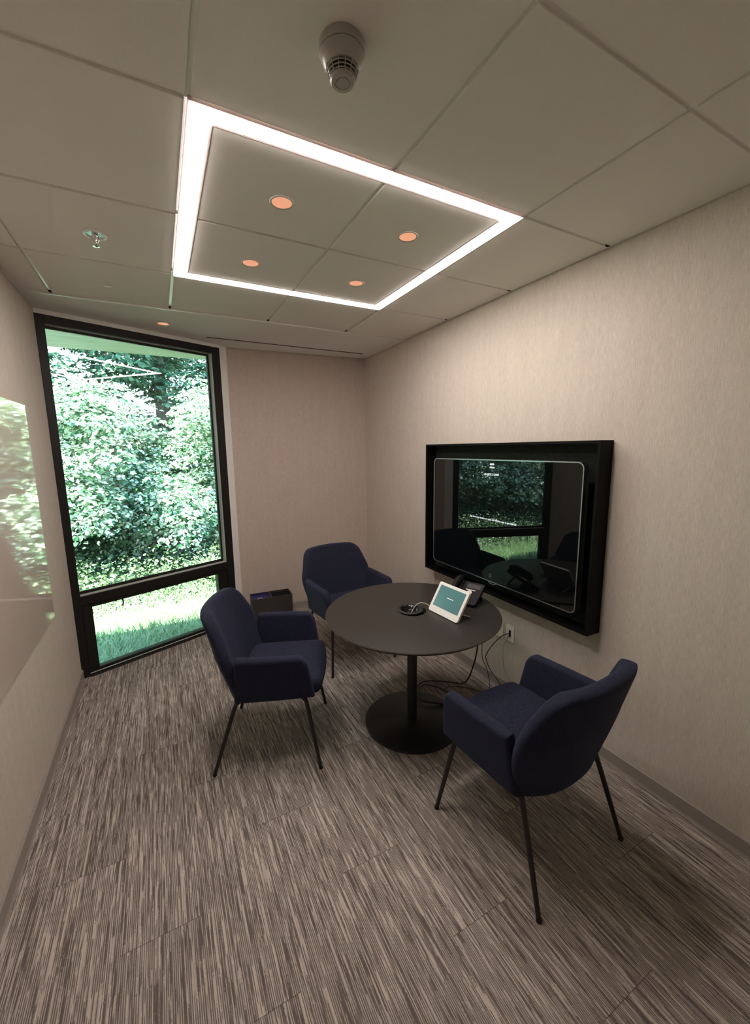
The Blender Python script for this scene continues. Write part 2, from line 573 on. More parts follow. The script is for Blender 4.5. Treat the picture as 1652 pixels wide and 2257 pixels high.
for x in LX[1:5]:
    for y0, y1 in ((YF, 3.086),):
        if x == LX[2]:
            spans = [(YF, FY0 - 0.004), (FY1 + 0.004, 3.086)]
        elif x == LX[4]:
            spans = [(YF, FY0 - 0.004), (FY1 + 0.004, 3.086)]
        elif x == LX[3]:
            spans = [(YF, FY0 - 0.004), (FY0 + LW + 0.012, FY1 - LW - 0.012), (FY1 + 0.004, 3.086)]
        else:
            spans = [(YF, 3.086)]
        for a, b in spans:
            add_box(bm, x - TEE - 0.003, x + TEE + 0.003, a, b, CEIL + 0.0075, CEIL + 0.0125)
for y in MY[2:8]:
    if y in (MY[5], MY[7]):
        spans = [(XL, FX0 - 0.004), (FX1 + 0.004, XR - 0.032)]
    elif y == MY[6]:
        spans = [(XL, FX0 - 0.004), (FX0 + LW + 0.012, FX1 - LW - 0.012), (FX1 + 0.004, XR - 0.032)]
    else:
        spans = [(XL, XR - 0.032)]
    for a, b in spans:
        add_box(bm, a, b, y - TEE - 0.003, y + TEE + 0.003, CEIL + 0.0080, CEIL + 0.0120)
grid = from_bm('ceiling_grid', bm, M_TEE, roof)
bm = bmesh.new()
for x in LX[1:5]:
    add_box(bm, x - TEE, x + TEE, 3.086, 3.1095, CEIL + 0.001, CEIL + 0.012)
for y in MY[2:8]:
    add_box(bm, XR - 0.032, XR - 0.0145, y - TEE, y + TEE, CEIL + 0.001, CEIL + 0.012)
from_bm('grid_end_shade', bm, M_DARKGAP, roof)  # solid dark boxes paint the shade in the open tee ends
# gypsum band by the window with its metal edge and a linear slot
bm = bmesh.new()
SL0, SL1, SLY, SLW = 0.428, 1.852, 3.718, 0.015
Z0, Z1 = CEIL - 0.004, 2.60
def slab(pts):
    add_prism(bm, pts, Z0, Z1)
ywl = 3.46
slab([(XL, 3.118), (SL0, 3.118), (SL0, wpt(1.155)[1]), wpt(0.0, 0.06)])
slab([(SL0, 3.118), (SL1, 3.118), (SL1, SLY - SLW), (SL0, SLY - SLW)])
slab([(SL0, SLY + SLW), (SL1, SLY + SLW), (SL1, 3.94), (JAMB1[0], 4.02), (SL0, 3.90)])
slab([(SL1, 3.118), (XR, 3.118), (XR, 3.93), (SL1, 3.94)])
gyp = from_bm('gypsum_band', bm, M_GYPSUM, roof)
bm = bmesh.new()
add_box(bm, XL, XR, 3.110, 3.124, CEIL - 0.008, CEIL + 0.004, bevel=0.0015, seg=1)
add_box(bm, XR - 0.014, XR - 0.0005, YF, 3.108, CEIL + 0.003, CEIL + 0.009)
add_box(bm, XL + 0.0005, XL + 0.014, YF, 3.108, CEIL - 0.003, CEIL + 0.003)
from_bm('ceiling_edge_trim', bm, M_TEE, roof)

# linear slot diffuser: flush black strip painting the shade in the slot, two thin pale lips
sd = thing('air_diffuser', 'long thin black linear air slot in the plaster ceiling band by the window', 'air vent', ((SL0 + SL1) / 2, SLY, CEIL))
bm = bmesh.new()
L2 = (SL1 - SL0) / 2
add_box(bm, -L2, L2, -SLW + 0.0005, SLW - 0.0005, -0.0042, 0.020)
from_bm('slot_shade', bm, M_DARKGAP, sd)
bm = bmesh.new()
add_box(bm, -L2, L2, -SLW - 0.004, -SLW + 0.0005, -0.0055, -0.002)
add_box(bm, -L2, L2, SLW - 0.0005, SLW + 0.004, -0.0055, -0.002)
from_bm('slot_lip', bm, M_TEE, sd)

# ------------------------------------------------------------------ square LED frame light
cl = thing('ceiling_light', 'large square glowing white linear light recessed around four ceiling tiles', 'ceiling light', ((FX0 + FX1) / 2, (FY0 + FY1) / 2, CEIL))
hx, hy = (FX1 - FX0) / 2, (FY1 - FY0) / 2
def ring_boxes(bm, hx, hy, w, z0, z1):
    add_box(bm, -hx, hx, -hy, -hy + w, z0, z1)
    add_box(bm, -hx, hx, hy - w, hy, z0, z1)
    add_box(bm, -hx, -hx + w, -hy + w, hy - w, z0, z1)
    add_box(bm, hx - w, hx, -hy + w, hy - w, z0, z1)
bm = bmesh.new(); ring_boxes(bm, hx, hy, LW, -0.0045, 0.010); from_bm('diffuser', bm, M_LED, cl)
bm = bmesh.new()
ring_boxes(bm, hx + 0.006, hy + 0.006, 0.005, -0.003, 0.014)
ring_boxes(bm, hx - LW - 0.001, hy - LW - 0.001, 0.013, -0.001, 0.014)
from_bm('light_housing', bm, mat('light_housing_paint', (0.55, 0.46, 0.44), 0.4), cl)

# ------------------------------------------------------------------ recessed downlights
def downlight(x, y, label, grp='small round dimmed downlights inside the light frame'):
    t = thing('downlight', label, 'downlight', (x, y, CEIL), 0, grp)
    bm = bmesh.new()
    add_lathe(bm, [(0.0372, 0.002), (0.0385, -0.0028), (0.044, -0.0034), (0.046, -0.001), (0.046, 0.001), (0.0372, 0.002)], 40)
    from_bm('trim_ring', bm, M_TRIMRING, t, smooth=True)
    bm = bmesh.new()
    add_lathe(bm, [(0.0, -0.0022), (0.030, -0.0022), (0.0375, -0.0012), (0.0375, 0.002), (0.0, 0.0035)], 40)
    from_bm('lens', bm, M_DOWN, t, smooth=True)
    return t
downlight(0.49, 1.649, 'orange-glowing round downlight nearest the smoke detector, inside the light frame')
downlight(1.05, 1.648, 'orange-glowing round downlight in the tile nearest the frame corner by the screen wall')
downlight(0.485, 2.210, 'orange-glowing round downlight in the window-side tile left of the centre ceiling joint')
downlight(1.062, 2.206, 'orange-glowing round downlight in the window-side tile right of the centre ceiling joint')
dl5 = downlight(0.109, 3.469, 'single orange-glowing round downlight in the plaster band above the window', 'small round dimmed downlights inside the light frame')
del dl5['group']
dl5.location.z = CEIL - 0.004

# ------------------------------------------------------------------ smoke detector
sm = thing('smoke_detector', 'round white smoke detector hanging from the ceiling near the camera', 'smoke detector', (0.4525, 0.992, CEIL))
bm = bmesh.new(); add_lathe(bm, [(0, 0.001), (0.051, 0.001), (0.053, -0.003), (0.0535, -0.018), (0.0515, -0.0195), (0, -0.0195)], 64)
from_bm('mounting_base', bm, M_SMOKE, sm, smooth=True, sharp=40)
bm = bmesh.new(); add_lathe(bm, [(0, -0.0205), (0.0500, -0.0205), (0.0515, -0.023), (0.0505, -0.028), (0.0385, -0.0485), (0.0365, -0.0500), (0.0, -0.0500)], 64)
from_bm('detector_body', bm, M_SMOKE, sm, smooth=True, sharp=40)
bm = bmesh.new(); add_lathe(bm, [(0, -0.049), (0.0330, -0.049), (0.0245, -0.0715), (0, -0.0715)], 48)
from_bm('dark_chamber', bm, M_DARKGAP, sm, smooth=True, sharp=40)
bm = bmesh.new()
for r0, z0 in ((0.0358, -0.0550), (0.0332, -0.0610), (0.0305, -0.0670)):   # cage rings
    add_lathe(bm, [(r0 + 0.0010, z0 + 0.0006), (r0 + 0.0002, z0 - 0.0010), (r0 - 0.0022, z0 - 0.0006), (r0 - 0.0012, z0 + 0.0010), (r0 + 0.0010, z0 + 0.0006)], 64)
for k in range(14):
    a = 2 * PI * k / 14
    ca, sa = math.cos(a), math.sin(a)
    add_tube(bm, [(0.0380 * ca, 0.0380 * sa, -0.0495), (0.0342 * ca, 0.0342 * sa, -0.060), (0.0295 * ca, 0.0295 * sa, -0.0710)], 0.0011, 6, True, 2)
from_bm('sensor_cage', bm, M_SMOKE, sm, smooth=True, sharp=40)
bm = bmesh.new(); add_lathe(bm, [(0, -0.070), (0.0300, -0.070), (0.0300, -0.0715), (0.0262, -0.0770), (0.0175, -0.0778), (0.0170, -0.0758), (0.0153, -0.0758), (0.0148, -0.0778), (0.0, -0.0782)], 64)
from_bm('detector_cap', bm, M_SMOKE, sm, smooth=True, sharp=40)

# ------------------------------------------------------------------ sprinkler and concealed cap
sp = thing('sprinkler_head', 'chrome pendent sprinkler head in a round plate in the ceiling tile near the left wall', 'sprinkler', (-0.161, 2.226, CEIL))
bm = bmesh.new(); add_lathe(bm, [(0.026, 0.001), (0.043, 0.001), (0.046, -0.002), (0.043, -0.006), (0.032, -0.004), (0.026, 0.004)], 48)
from_bm('escutcheon', bm, M_TEE, sp, smooth=True)
bm = bmesh.new(); add_lathe(bm, [(0, 0.0), (0.03, 0.0), (0.03, -0.0015), (0, -0.0015)], 32)
from_bm('sprinkler_cup', bm, M_CHROME, sp, smooth=True, sharp=40)
bm = bmesh.new()
add_lathe(bm, [(0, 0.0), (0.010, 0.0), (0.010, -0.010), (0.006, -0.014), (0.004, -0.030), (0.003, -0.047), (0, -0.047)], 20)
for s_ in (-1, 1):
    add_tube(bm, [(s_ * 0.009, 0, -0.004), (s_ * 0.013, 0, -0.016), (s_ * 0.008, 0, -0.032), (0, 0, -0.042)], 0.0022, 8)
from_bm('frame_arms', bm, M_CHROME, sp, smooth=True)
bm = bmesh.new(); add_lathe(bm, [(0, -0.046), (0.013, -0.0475), (0.013, -0.049), (0.004, -0.050), (0, -0.052)], 24)
from_bm('deflector', bm, M_CHROME, sp, smooth=True, sharp=40)
bm = bmesh.new(); add_lathe(bm, [(0, 0.001), (0.020, 0.001), (0.021, -0.003), (0.018, -0.006), (0, -0.007)], 32)
tag(from_bm('sensor_cap', bm, M_TEE, None, smooth=True, sharp=50), 'small plain white round cap in the ceiling tile between sprinkler and window', 'ceiling sensor').location = (-0.172, 2.843, CEIL)

# ------------------------------------------------------------------ window
win = bpy.data.objects.new('window_1', None); C.objects.link(win); struct(win)
win.location = (WA.x, WA.y, 0)
win.rotation_euler = (0, 0, math.atan2(WD.y, WD.x))
# local: x along the wall, y outward, z up
def wbox(bm, x0, x1, z0, z1, y0, y1, b=0.002):
    add_box(bm, x0, x1, y0, y1, z0, z1, bevel=b, seg=1)
HEAD = 2.535
bm = bmesh.new()
wbox(bm, 0.012, 0.062, 0.0, HEAD, -0.004, 0.11)         # left jamb
wbox(bm, 1.212, 1.284, 0.0, HEAD, -0.004, 0.11)         # right jamb
wbox(bm, 0.062, 1.212, 2.480, HEAD, -0.004, 0.11)       # head
wbox(bm, 0.062, 1.212, 0.548, 0.617, -0.004, 0.11)      # transom
wbox(bm, 0.062, 1.212, 0.0, 0.020, -0.004, 0.11)        # sill
wbox(bm, 0.062, 1.212, 0.0, 0.012, -0.020, -0.002)
wbox(bm, 0.062, 1.212, 0.617, 0.640, 0.055, 0.075)      # glazing beads of the fixed light
wbox(bm, 0.062, 0.070, 0.640, 2.480, 0.055, 0.075)
wbox(bm, 1.198, 1.212, 0.640, 2.480, 0.055, 0.075)
wbox(bm, 0.062, 1.212, 2.462, 2.480, 0.055, 0.075)
wf = from_bm('window_frame', bm, M_BRONZE, win)
bm = bmesh.new()
wbox(bm, 1.2085, 1.2125, 0.617, 2.480, 0.004, 0.054, 0.0)   # pale strips paint the daylight on the bronze reveals
wbox(bm, 0.062, 1.2085, 0.6165, 0.6195, 0.010, 0.054, 0.0)
wbox(bm, 0.062, 1.2085, 2.4775, 2.4805, 0.024, 0.054, 0.0)
from_bm('reveal_daylight', bm, M_PALE_EDGE, win)
bm = bmesh.new()
wbox(bm, 0.064, 0.128, 0.020, 0.548, 0.004, 0.060)
wbox(bm, 1.120, 1.210, 0.020, 0.548, 0.004, 0.060)
wbox(bm, 0.128, 1.120, 0.520, 0.548, 0.004, 0.060)
wbox(bm, 0.128, 1.120, 0.020, 0.048, 0.004, 0.060)
from_bm('hopper_sash', bm, M_BRONZE, win)
bm = bmesh.new()
wbox(bm, 0.064, 1.210, 0.0205, 0.0245, -0.002, 0.004, 0.0)
from_bm('sill_strip', bm, M_PALE_EDGE, win)
bm = bmesh.new()
wbox(bm, 0.066, 1.204, 0.630, 2.472, 0.062, 0.068, 0.0)
from_bm('glass', bm, M_GLASS, win)
bm = bmesh.new()
wbox(bm, 0.120, 1.128, 0.040, 0.526, 0.030, 0.036, 0.0)
from_bm('glass', bm, M_GLASS, win)
for hxp, sg in ((0.319, 1), (0.980, 1)):
    bm = bmesh.new()
    wbox(bm, hxp - 0.030, hxp + 0.014, 0.524, 0.540, -0.010, 0.006, 0.003)
    if hxp < 0.5:
        add_tube(bm, [(hxp, -0.010, 0.532), (hxp + 0.002, -0.026, 0.520), (hxp - 0.004, -0.030, 0.478)], [0.007, 0.006, 0.005], 8)
    else:
        add_tube(bm, [(hxp, -0.010, 0.532), (hxp + 0.015, -0.026, 0.522), (hxp + 0.052, -0.030, 0.508)], [0.007, 0.006, 0.005], 8)
    from_bm('handle', bm, M_BRONZE, win, smooth=True, sharp=40)

# ------------------------------------------------------------------ glass writing board on the left wall
WBT, WBB, WBR, WBL = 1.905, 0.703, 2.872, 0.95
gb = thing('glass_whiteboard', 'glossy pale glass writing board on the left wall mirroring the window', 'whiteboard', (XL, (WBL + WBR) / 2, (WBT + WBB) / 2))
bm = bmesh.new()
add_box(bm, 0.006, 0.014, -(WBR - WBL) / 2, (WBR - WBL) / 2, -(WBT - WBB) / 2, (WBT - WBB) / 2, bevel=0.001, seg=1)
from_bm('glass_panel', bm, M_WHITEBOARD, gb)
for y in (-0.8, 0.8):
    for z in (-0.45, 0.45):
        bm = bmesh.new()
        add_box(bm, 0.0005, 0.0065, y - 0.02, y + 0.02, z - 0.02, z + 0.02)
        from_bm('standoff', bm, M_SILVER, gb)

# ------------------------------------------------------------------ display housing and display
HX = 1.860
hs = thing('display_housing', 'large shallow black open-front box mounted on the right wall around the display', 'display housing', (XR, 1.938, 1.176))
ya, yb, za, zb = 1.220 - 1.938, 2.656 - 1.938, 0.681 - 1.176, 1.674 - 1.176
TH = 0.014
bm = bmesh.new()
dx = HX - XR
add_box(bm, dx, -0.0006, ya, ya + TH, za, zb)
add_box(bm, dx, -0.0006, yb - TH, yb, za, zb)
add_box(bm, dx, -0.0006, ya + TH, yb - TH, zb - TH, zb)
add_box(bm, dx, -0.0006, ya + TH, yb - TH, za, za + TH)
from_bm('housing_sides', bm, M_HOUSING, hs)
bm = bmesh.new(); add_box(bm, -0.012, -0.0005, ya + TH, yb - TH, za + TH, zb - TH)
from_bm('back_panel', bm, M_FELT, hs)

SX = 1.850
sy0, sy1, sz0, sz1 = 1.287, 2.530, 0.776, 1.570
sc_ = Vector((SX, (sy0 + sy1) / 2, (sz0 + sz1) / 2))
ds = thing('wall_display', 'large glossy black touch display with thin silver rim inside the black wall box', 'display', sc_)
TM = basis((0, 0, 0), (0, -1, 0), (0, 0, 1), (-1, 0, 0))       # text axes on the right wall
W_, H_ = sy1 - sy0, sz1 - sz0
def ring_outline(bm, w, h, r, t, z0, z1, M):
    o = rounded_rect(w, h, r, 10); i = rounded_rect(w - 2 * t, h - 2 * t, r - t, 10)
    n = len(o)
    L = []
    for pts, z in ((o, z0), (o, z1), (i, z1), (i, z0)):
        L.append([bm.verts.new(M @ Vector((x, y, z))) for x, y in pts])
    for a in range(4):
        A, B = L[a], L[(a + 1) % 4]
        for k in range(n):
            bm.faces.new((A[k], A[(k + 1) % n], B[(k + 1) % n], B[k]))
bm = bmesh.new(); ring_outline(bm, W_, H_, 0.036, 0.006, -0.040, 0.002, TM)
from_bm('rim', bm, M_SILVER, ds, smooth=True, sharp=40)
bm = bmesh.new(); add_prism(bm, rounded_rect(W_ - 0.0115, H_ - 0.0115, 0.030, 10), -0.038, 0.0, TM)
scr = from_bm('screen', bm, M_SCREEN, ds)
bm = bmesh.new(); add_prism(bm, rounded_rect(0.7, 0.42, 0.02, 4), -0.098, -0.040, TM)
from_bm('wall_bracket', bm, M_BLACKPLASTIC, ds)
def tv(y, z):
    return TM @ Matrix.Translation((-(y - sc_.y), z - sc_.z, 0.0006))
text_mesh('screen_message', 'Tap the home button or open the Webex app to get started', 0.0168, tv(1.909, 1.187), M_TEXT, scr)
text_mesh('room_code', 'US-MDC-2-2A03', 0.0185, tv(1.924, 1.476), M_TEXT, scr)
lg = text_mesh('network_logo', 'cisco', 0.021, tv(1.919, 1.522), M_TEXT, scr)
bm = bmesh.new()
for k, hgt in enumerate((0.006, 0.010, 0.017, 0.010, 0.006, 0.010, 0.017, 0.010, 0.006)):
    add_box(bm, -0.018 + 0.0045 * k - 0.0009, -0.018 + 0.0045 * k + 0.0009, -hgt / 2, hgt / 2, 0.0, 0.0004, M=tv(1.919, 1.541))
from_bm('logo_bars', bm, M_TEXT, scr)
bm = bmesh.new()
add_lathe(bm, [(0.0095, 0), (0.0095, 0.0006), (0.0118, 0.0006), (0.0118, 0), (0.0095, 0)], 32, M=tv(1.904, 0.818))
from_bm('home_button', bm, mat('home_ring_grey', (0.25, 0.27, 0.28), 0.4, metal=0.5), ds)
bm = bmesh.new()
arc = [(-0.040, 0.002), (-0.030, -0.008), (-0.015, -0.013), (0, -0.0145), (0.015, -0.013), (0.030, -0.008), (0.040, 0.002)]
add_tube(bm, [(TM @ Vector((-(1.890 - sc_.y) + a, (sz0 + 0.0005 - sc_.z) + b, -0.006))) for a, b in arc], 0.0022, 8)
from_bm('camera_lip', bm, M_SILVER, ds, smooth=True)

# ------------------------------------------------------------------ wall sockets
def wall_plate(y, z, label, grp=None):
    t = thing('wall_outlet', label, 'wall outlet', (XR, y, z), 0, grp)
    bm = bmesh.new()
    add_box(bm, -0.006, -0.0003, -0.035, 0.035, -0.057, 0.057, bevel=0.002, seg=2)
    from_bm('cover_plate', bm, M_OUTLET, t)
    return t
o1 = wall_plate(1.818, 0.425, 'ivory wall plate with dark data sockets and two cables plugged in')
bm = bmesh.new(); add_box(bm, -0.0075, -0.002, -0.011, 0.007, -0.024, 0.024); from_bm('data_socket', bm, M_BLACKPLASTIC, o1)
bm = bmesh.new(); add_box(bm, -0.0070, -0.002, -0.017, 0.017, -0.034, 0.034, bevel=0.001, seg=1); from_bm('socket_insert', bm, M_OUTLET, o1)
bm = bmesh.new(); add_lathe(bm, [(0, 0), (0.0028, 0), (0.002, 0.001), (0, 0.0012)], 12, M=basis((-0.006, 0, 0.046), (0, 1, 0), (0, 0, 1), (-1, 0, 0))); from_bm('screw', bm, M_SILVER, o1)
o2 = wall_plate(1.912, 0.422, 'ivory wall plate half hidden behind the table edge')
bm = bmesh.new()
add_box(bm, -0.0085, -0.004, -0.017, 0.017, -0.034, 0.034, bevel=0.001, seg=1)
from_bm('socket_insert', bm, M_OUTLET, o2)

# ------------------------------------------------------------------ table
TX, TY, TZ = 1.238, 1.896, 0.706
tb = thing('round_table', 'round black-brown pedestal meeting table with a flat disc base', 'table', (TX, TY, 0))
bm = bmesh.new()
add_lathe(bm, [(0.0, TZ - 0.022), (0.487, TZ - 0.022), (0.5045, TZ - 0.006), (0.5045, TZ - 0.0025)], 160)
add_lathe(bm, [(0.5045, TZ - 0.0025), (0.5035, TZ - 0.0006), (0.501, TZ), (0.0805, TZ), (0.0805, TZ - 0.022)], 160)
bmesh.ops.remove_doubles(bm, verts=bm.verts[:], dist=1e-5)
from_bm('table_top', bm, M_TABLETOP, tb, smooth=True, sharp=30)
bm = bmesh.new(); add_lathe(bm, [(0.5035, TZ - 0.0055), (0.5052, TZ - 0.0052), (0.5052, TZ - 0.0030), (0.5035, TZ - 0.0026), (0.5035, TZ - 0.0055)], 160)
from_bm('edge_band', bm, M_TABLE_EDGE, tb, smooth=True)
bm = bmesh.new(); add_lathe(bm, [(0, TZ - 0.030), (0.14, TZ - 0.030), (0.14, TZ - 0.0225), (0, TZ - 0.0225)], 48); from_bm('mounting_plate', bm, M_BLACKMETAL, tb)
bm = bmesh.new(); add_lathe(bm, [(0, 0.012), (0.030, 0.012), (0.030, TZ - 0.028), (0, TZ - 0.028)], 48); from_bm('column', bm, M_BLACKMETAL, tb, smooth=True, sharp=40)
bm = bmesh.new(); add_lathe(bm, [(0, 0.0005), (0.286, 0.0005), (0.287, 0.003), (0.286, 0.008), (0.281, 0.011), (0.045, 0.015), (0.032, 0.019), (0, 0.019)], 128); from_bm('disc_base', bm, M_BLACKMETAL, tb, smooth=True, sharp=40)
GX, GY = 1.240 - TX, 1.920 - TY
MG = Matrix.Translation((GX, GY, TZ))
bm = bmesh.new()
add_lathe(bm, [(0.060, 0.0005), (0.0625, 0.0045), (0.074, 0.0045), (0.078, 0.0005)], 64, M=MG)
gr = from_bm('grommet_ring', bm, M_GREYPLASTIC, tb, smooth=True)
bm = bmesh.new()
add_lathe(bm, [(0.0635, 0.004), (0.058, 0.0035), (0.050, -0.001), (0.044, -0.018), (0.040, -0.021), (0.0, -0.021)], 64, M=MG)
from_bm('grommet_cup', bm, M_BLACKGLOSS, gr, smooth=True)
bm = bmesh.new()
add_box(bm, GX - 0.012, GX + 0.012, GY + 0.044, GY + 0.058, TZ - 0.001, TZ + 0.0055, bevel=0.002, seg=1)
from_bm('grommet_latch', bm, M_GREYPLASTIC, gr)
# close the hole in the top: the grommet sits in it
bm = bmesh.new(); add_lathe(bm, [(0.0790, 0.0003), (0.0825, 0.0003), (0.0825, -0.004), (0.0790, -0.004), (0.0790, 0.0003)], 64, M=Matrix.Translation((0, 0, TZ)))
bm.free()

# ------------------------------------------------------------------ touch panel on the table
b1 = Vector((1.327, 1.861, TZ)); b2 = Vector((1.345, 1.622, TZ))
xr_ = (b2 - b1).normalized(); back = Vector((0.99717, 0.0751, 0)); th = math.radians(58)
upv = back * math.cos(th) + Vector((0, 0, 1)) * math.sin(th)
nf = xr_.cross(upv).normalized()
if nf.z < 0:
    nf = -nf
PO = (b1 + b2) / 2 + upv * 0.0905 + Vector((0, 0, 0.004))
tp = thing('touch_panel', 'white tilted touch control tablet with teal screen standing on the round table', 'touch panel', PO)
PM = basis((0, 0, 0), xr_, upv, nf)
bm = bmesh.new(); add_prism(bm, rounded_rect(0.240, 0.181, 0.012, 6), -0.012, 0.0, PM)
bmesh.ops.bevel(bm, geom=[e for e in bm.edges if len(e.link_faces) == 2 and abs(e.link_faces[0].normal.dot(e.link_faces[1].normal)) < 0.2], offset=0.002, segments=2, affect='EDGES') if False else None
from_bm('panel_body', bm, M_WHITEPLASTIC, tp)
bm = bmesh.new(); add_prism(bm, rounded_rect(0.204, 0.127, 0.003, 3), -0.001, 0.0006, PM @ Matrix.Translation((0.0, 0.010, 0)))
ps = from_bm('panel_screen', bm, M_PSCREEN, tp)
bm = bmesh.new(); add_box(bm, -0.018, 0.030, 0.0125, 0.0145, 0.0006, 0.0010, M=PM); from_bm('lit_text_line', bm, M_TEXT, ps)
bm = bmesh.new()
for s_ in (-1, 1):
    f0 = PM @ Vector((s_ * 0.098, -0.040, -0.010))
    bx = f0 + back * 0.085; bx.z = -PO.z + TZ + 0.004
    d_ = bx - f0
    add_tube(bm, [f0, f0 + d_ * 0.5, bx], 0.0035, 8)
add_tube(bm, [PM @ Vector((-0.098, -0.040, -0.010)) + back * 0.0, PM @ Vector((0, -0.045, -0.012)), PM @ Vector((0.098, -0.040, -0.010))], 0.003, 8)
from_bm('stand', bm, M_WHITEPLASTIC, tp, smooth=True)

# ------------------------------------------------------------------ desk phone behind the touch panel
# local frame: x to the viewer's right, y away from the viewer, z up
PHX, PHY = 1.598, 1.852
pr = Vector((0.40, -0.9165, 0)); pb = Vector((0.9165, 0.40, 0))
ph = thing('desk_phone', 'black corded desk phone on its stand behind the white touch panel', 'desk phone', (PHX, PHY, TZ), math.atan2(pr.y, pr.x))
ta = math.radians(30)
slope = Vector((0, math.cos(ta), math.sin(ta))); pn = Vector((0, -math.sin(ta), math.cos(ta)))
KM = basis((0, 0.0, 0.064), (1, 0, 0), slope, pn)
bm = bmesh.new(); add_prism(bm, rounded_rect(0.196, 0.170, 0.012, 5), -0.020, 0.0, KM)
bd = from_bm('phone_body', bm, M_BLACKPLASTIC, ph)
bm = bmesh.new(); add_box(bm, -0.010, 0.086, 0.032, 0.074, 0.0, 0.0015, M=KM, bevel=0.0005, seg=1)
dsp = from_bm('phone_display', bm, mat('phone_lcd', (0.03, 0.03, 0.03), 0.45, spec=0.2), ph)
bm = bmesh.new()
for z_ in (0.040, 0.050, 0.060):
    add_box(bm, -0.004, 0.080, z_, z_ + 0.0045, 0.0015, 0.0019, M=KM)
from_bm('display_text_rows', bm, mat('phone_lcd_text', (0.09, 0.08, 0.09), 0.5), dsp)
bm = bmesh.new(); add_box(bm, -0.004, 0.058, 0.018, 0.024, 0.0, 0.003, M=KM, bevel=0.0008, seg=1)
from_bm('silver_bar', bm, mat('pale_bar', (0.8, 0.78, 0.74), 0.3), ph)
bm = bmesh.new(); add_lathe(bm, [(0, 0.004), (0.010, 0.004), (0.016, 0.003), (0.017, 0.0)], 24, M=KM @ Matrix.Translation((0.026, 0.000, 0)))
from_bm('navigation_button', bm, mat('pale_button', (0.75, 0.72, 0.68), 0.35), ph, smooth=True, sharp=40)
kmat = M_GREYPLASTIC
for r_ in range(4):
    for c_ in range(3):
        bm = bmesh.new()
        add_box(bm, 0.002 + c_ * 0.019, 0.016 + c_ * 0.019, -0.030 - r_ * 0.013, -0.021 - r_ * 0.013, 0.0, 0.003, M=KM, bevel=0.0007, seg=1)
        from_bm('key', bm, kmat, ph)
hz_ = 0.014
bm = bmesh.new()
hp = [KM @ Vector((-0.062, -0.085, 0.018)), KM @ Vector((-0.062, -0.055, 0.030)), KM @ Vector((-0.062, 0.0, 0.036)), KM @ Vector((-0.062, 0.055, 0.032)), KM @ Vector((-0.062, 0.090, 0.018))]
add_tube(bm, hp, [0.018, 0.025, 0.018, 0.024, 0.020], 16)
from_bm('handset', bm, M_BLACKPLASTIC, ph, smooth=True, sharp=60)
bm = bmesh.new()
add_box(bm, -0.090, -0.034, -0.078, 0.080, 0.0, 0.014, M=KM, bevel=0.004, seg=2)
from_bm('handset_cradle', bm, M_GREYPLASTIC, ph)
bm = bmesh.new()
for s_ in (-1, 1):
    add_tube(bm, [KM @ Vector((s_ * 0.07, 0.02, -0.018)), (s_ * 0.07, 0.052, 0.035), (s_ * 0.072, 0.078, 0.006)], [0.008, 0.007, 0.006], 8)
add_tube(bm, [(-0.072, 0.078, 0.006), (0, 0.080, 0.006), (0.072, 0.078, 0.006)], 0.006, 8)
add_box(bm, -0.08, 0.08, -0.070, -0.035, 0.0005, 0.020, bevel=0.003, seg=1)
from_bm('foot_stand', bm, M_BLACKPLASTIC, ph, smooth=True, sharp=50)

# ------------------------------------------------------------------ cables
tag(tube('panel_cable', [(1.345, 1.862, 0.722), (1.325, 1.890, 0.735), (1.295, 1.905, 0.738), (1.262, 1.905, 0.722), (1.243, 1.903, 0.698), (1.238, 1.905, 0.689)], 0.0024, M_CABLE_WHITE, n=10),
    'thin white cable curving from the touch panel into the round table grommet', 'cable')
coil = [(1.560, 1.715, 0.676), (1.598, 1.732, 0.58), (1.602, 1.735, 0.465), (1.615, 1.775, 0.33), (1.65, 1.87, 0.16), (1.70, 1.99, 0.05), (1.700, 2.075, 0.012), (1.610, 2.150, 0.010), (1.510, 2.165, 0.026), (1.425, 2.125, 0.026),
        (1.372, 2.010, 0.026), (1.423, 1.945, 0.024), (1.512, 1.902, 0.010), (1.58, 1.91, 0.008), (1.60, 1.99, 0.008), (1.56, 2.09, 0.014), (1.48, 2.130, 0.030), (1.415, 2.080, 0.031), (1.385, 1.985, 0.031), (1.44, 1.925, 0.030), (1.53, 1.885, 0.012), (1.62, 1.87, 0.008)]
tag(tube('power_cable', coil, 0.0044, M_CABLE_BLACK, n=10), 'thick black cable dropping from the table and coiled beside its disc base', 'cable')
tag(tube('patch_cable', [(1.645, 1.748, 0.68), (1.660, 1.758, 0.56), (1.660, 1.758, 0.445), (1.662, 1.755, 0.363), (1.672, 1.725, 0.304), (1.72, 1.748, 0.196), (1.775, 1.80, 0.09), (1.815, 1.850, 0.010), (1.80, 1.92, 0.004), (1.74, 2.0, 0.004), (1.66, 2.06, 0.004), (1.58, 2.04, 0.006)], 0.0026, M_CABLE_GREY, n=8),
    'thin grey cable hanging straight down from the table edge beside the thick black one', 'cable')
tag(tube('network_cable', [(1.954, 1.824, 0.425), (1.92, 1.853, 0.401), (1.88, 1.888, 0.338), (1.862, 1.932, 0.245), (1.863, 1.925, 0.205), (1.872, 1.900, 0.152), (1.892, 1.834, 0.085), (1.905, 1.79, 0.02), (1.89, 1.72, 0.004), (1.80, 1.60, 0.004)], 0.0030, M_CABLE_BLACK, n=8),
    'black cable plugged into the wall plate and bent down to the carpet', 'cable')
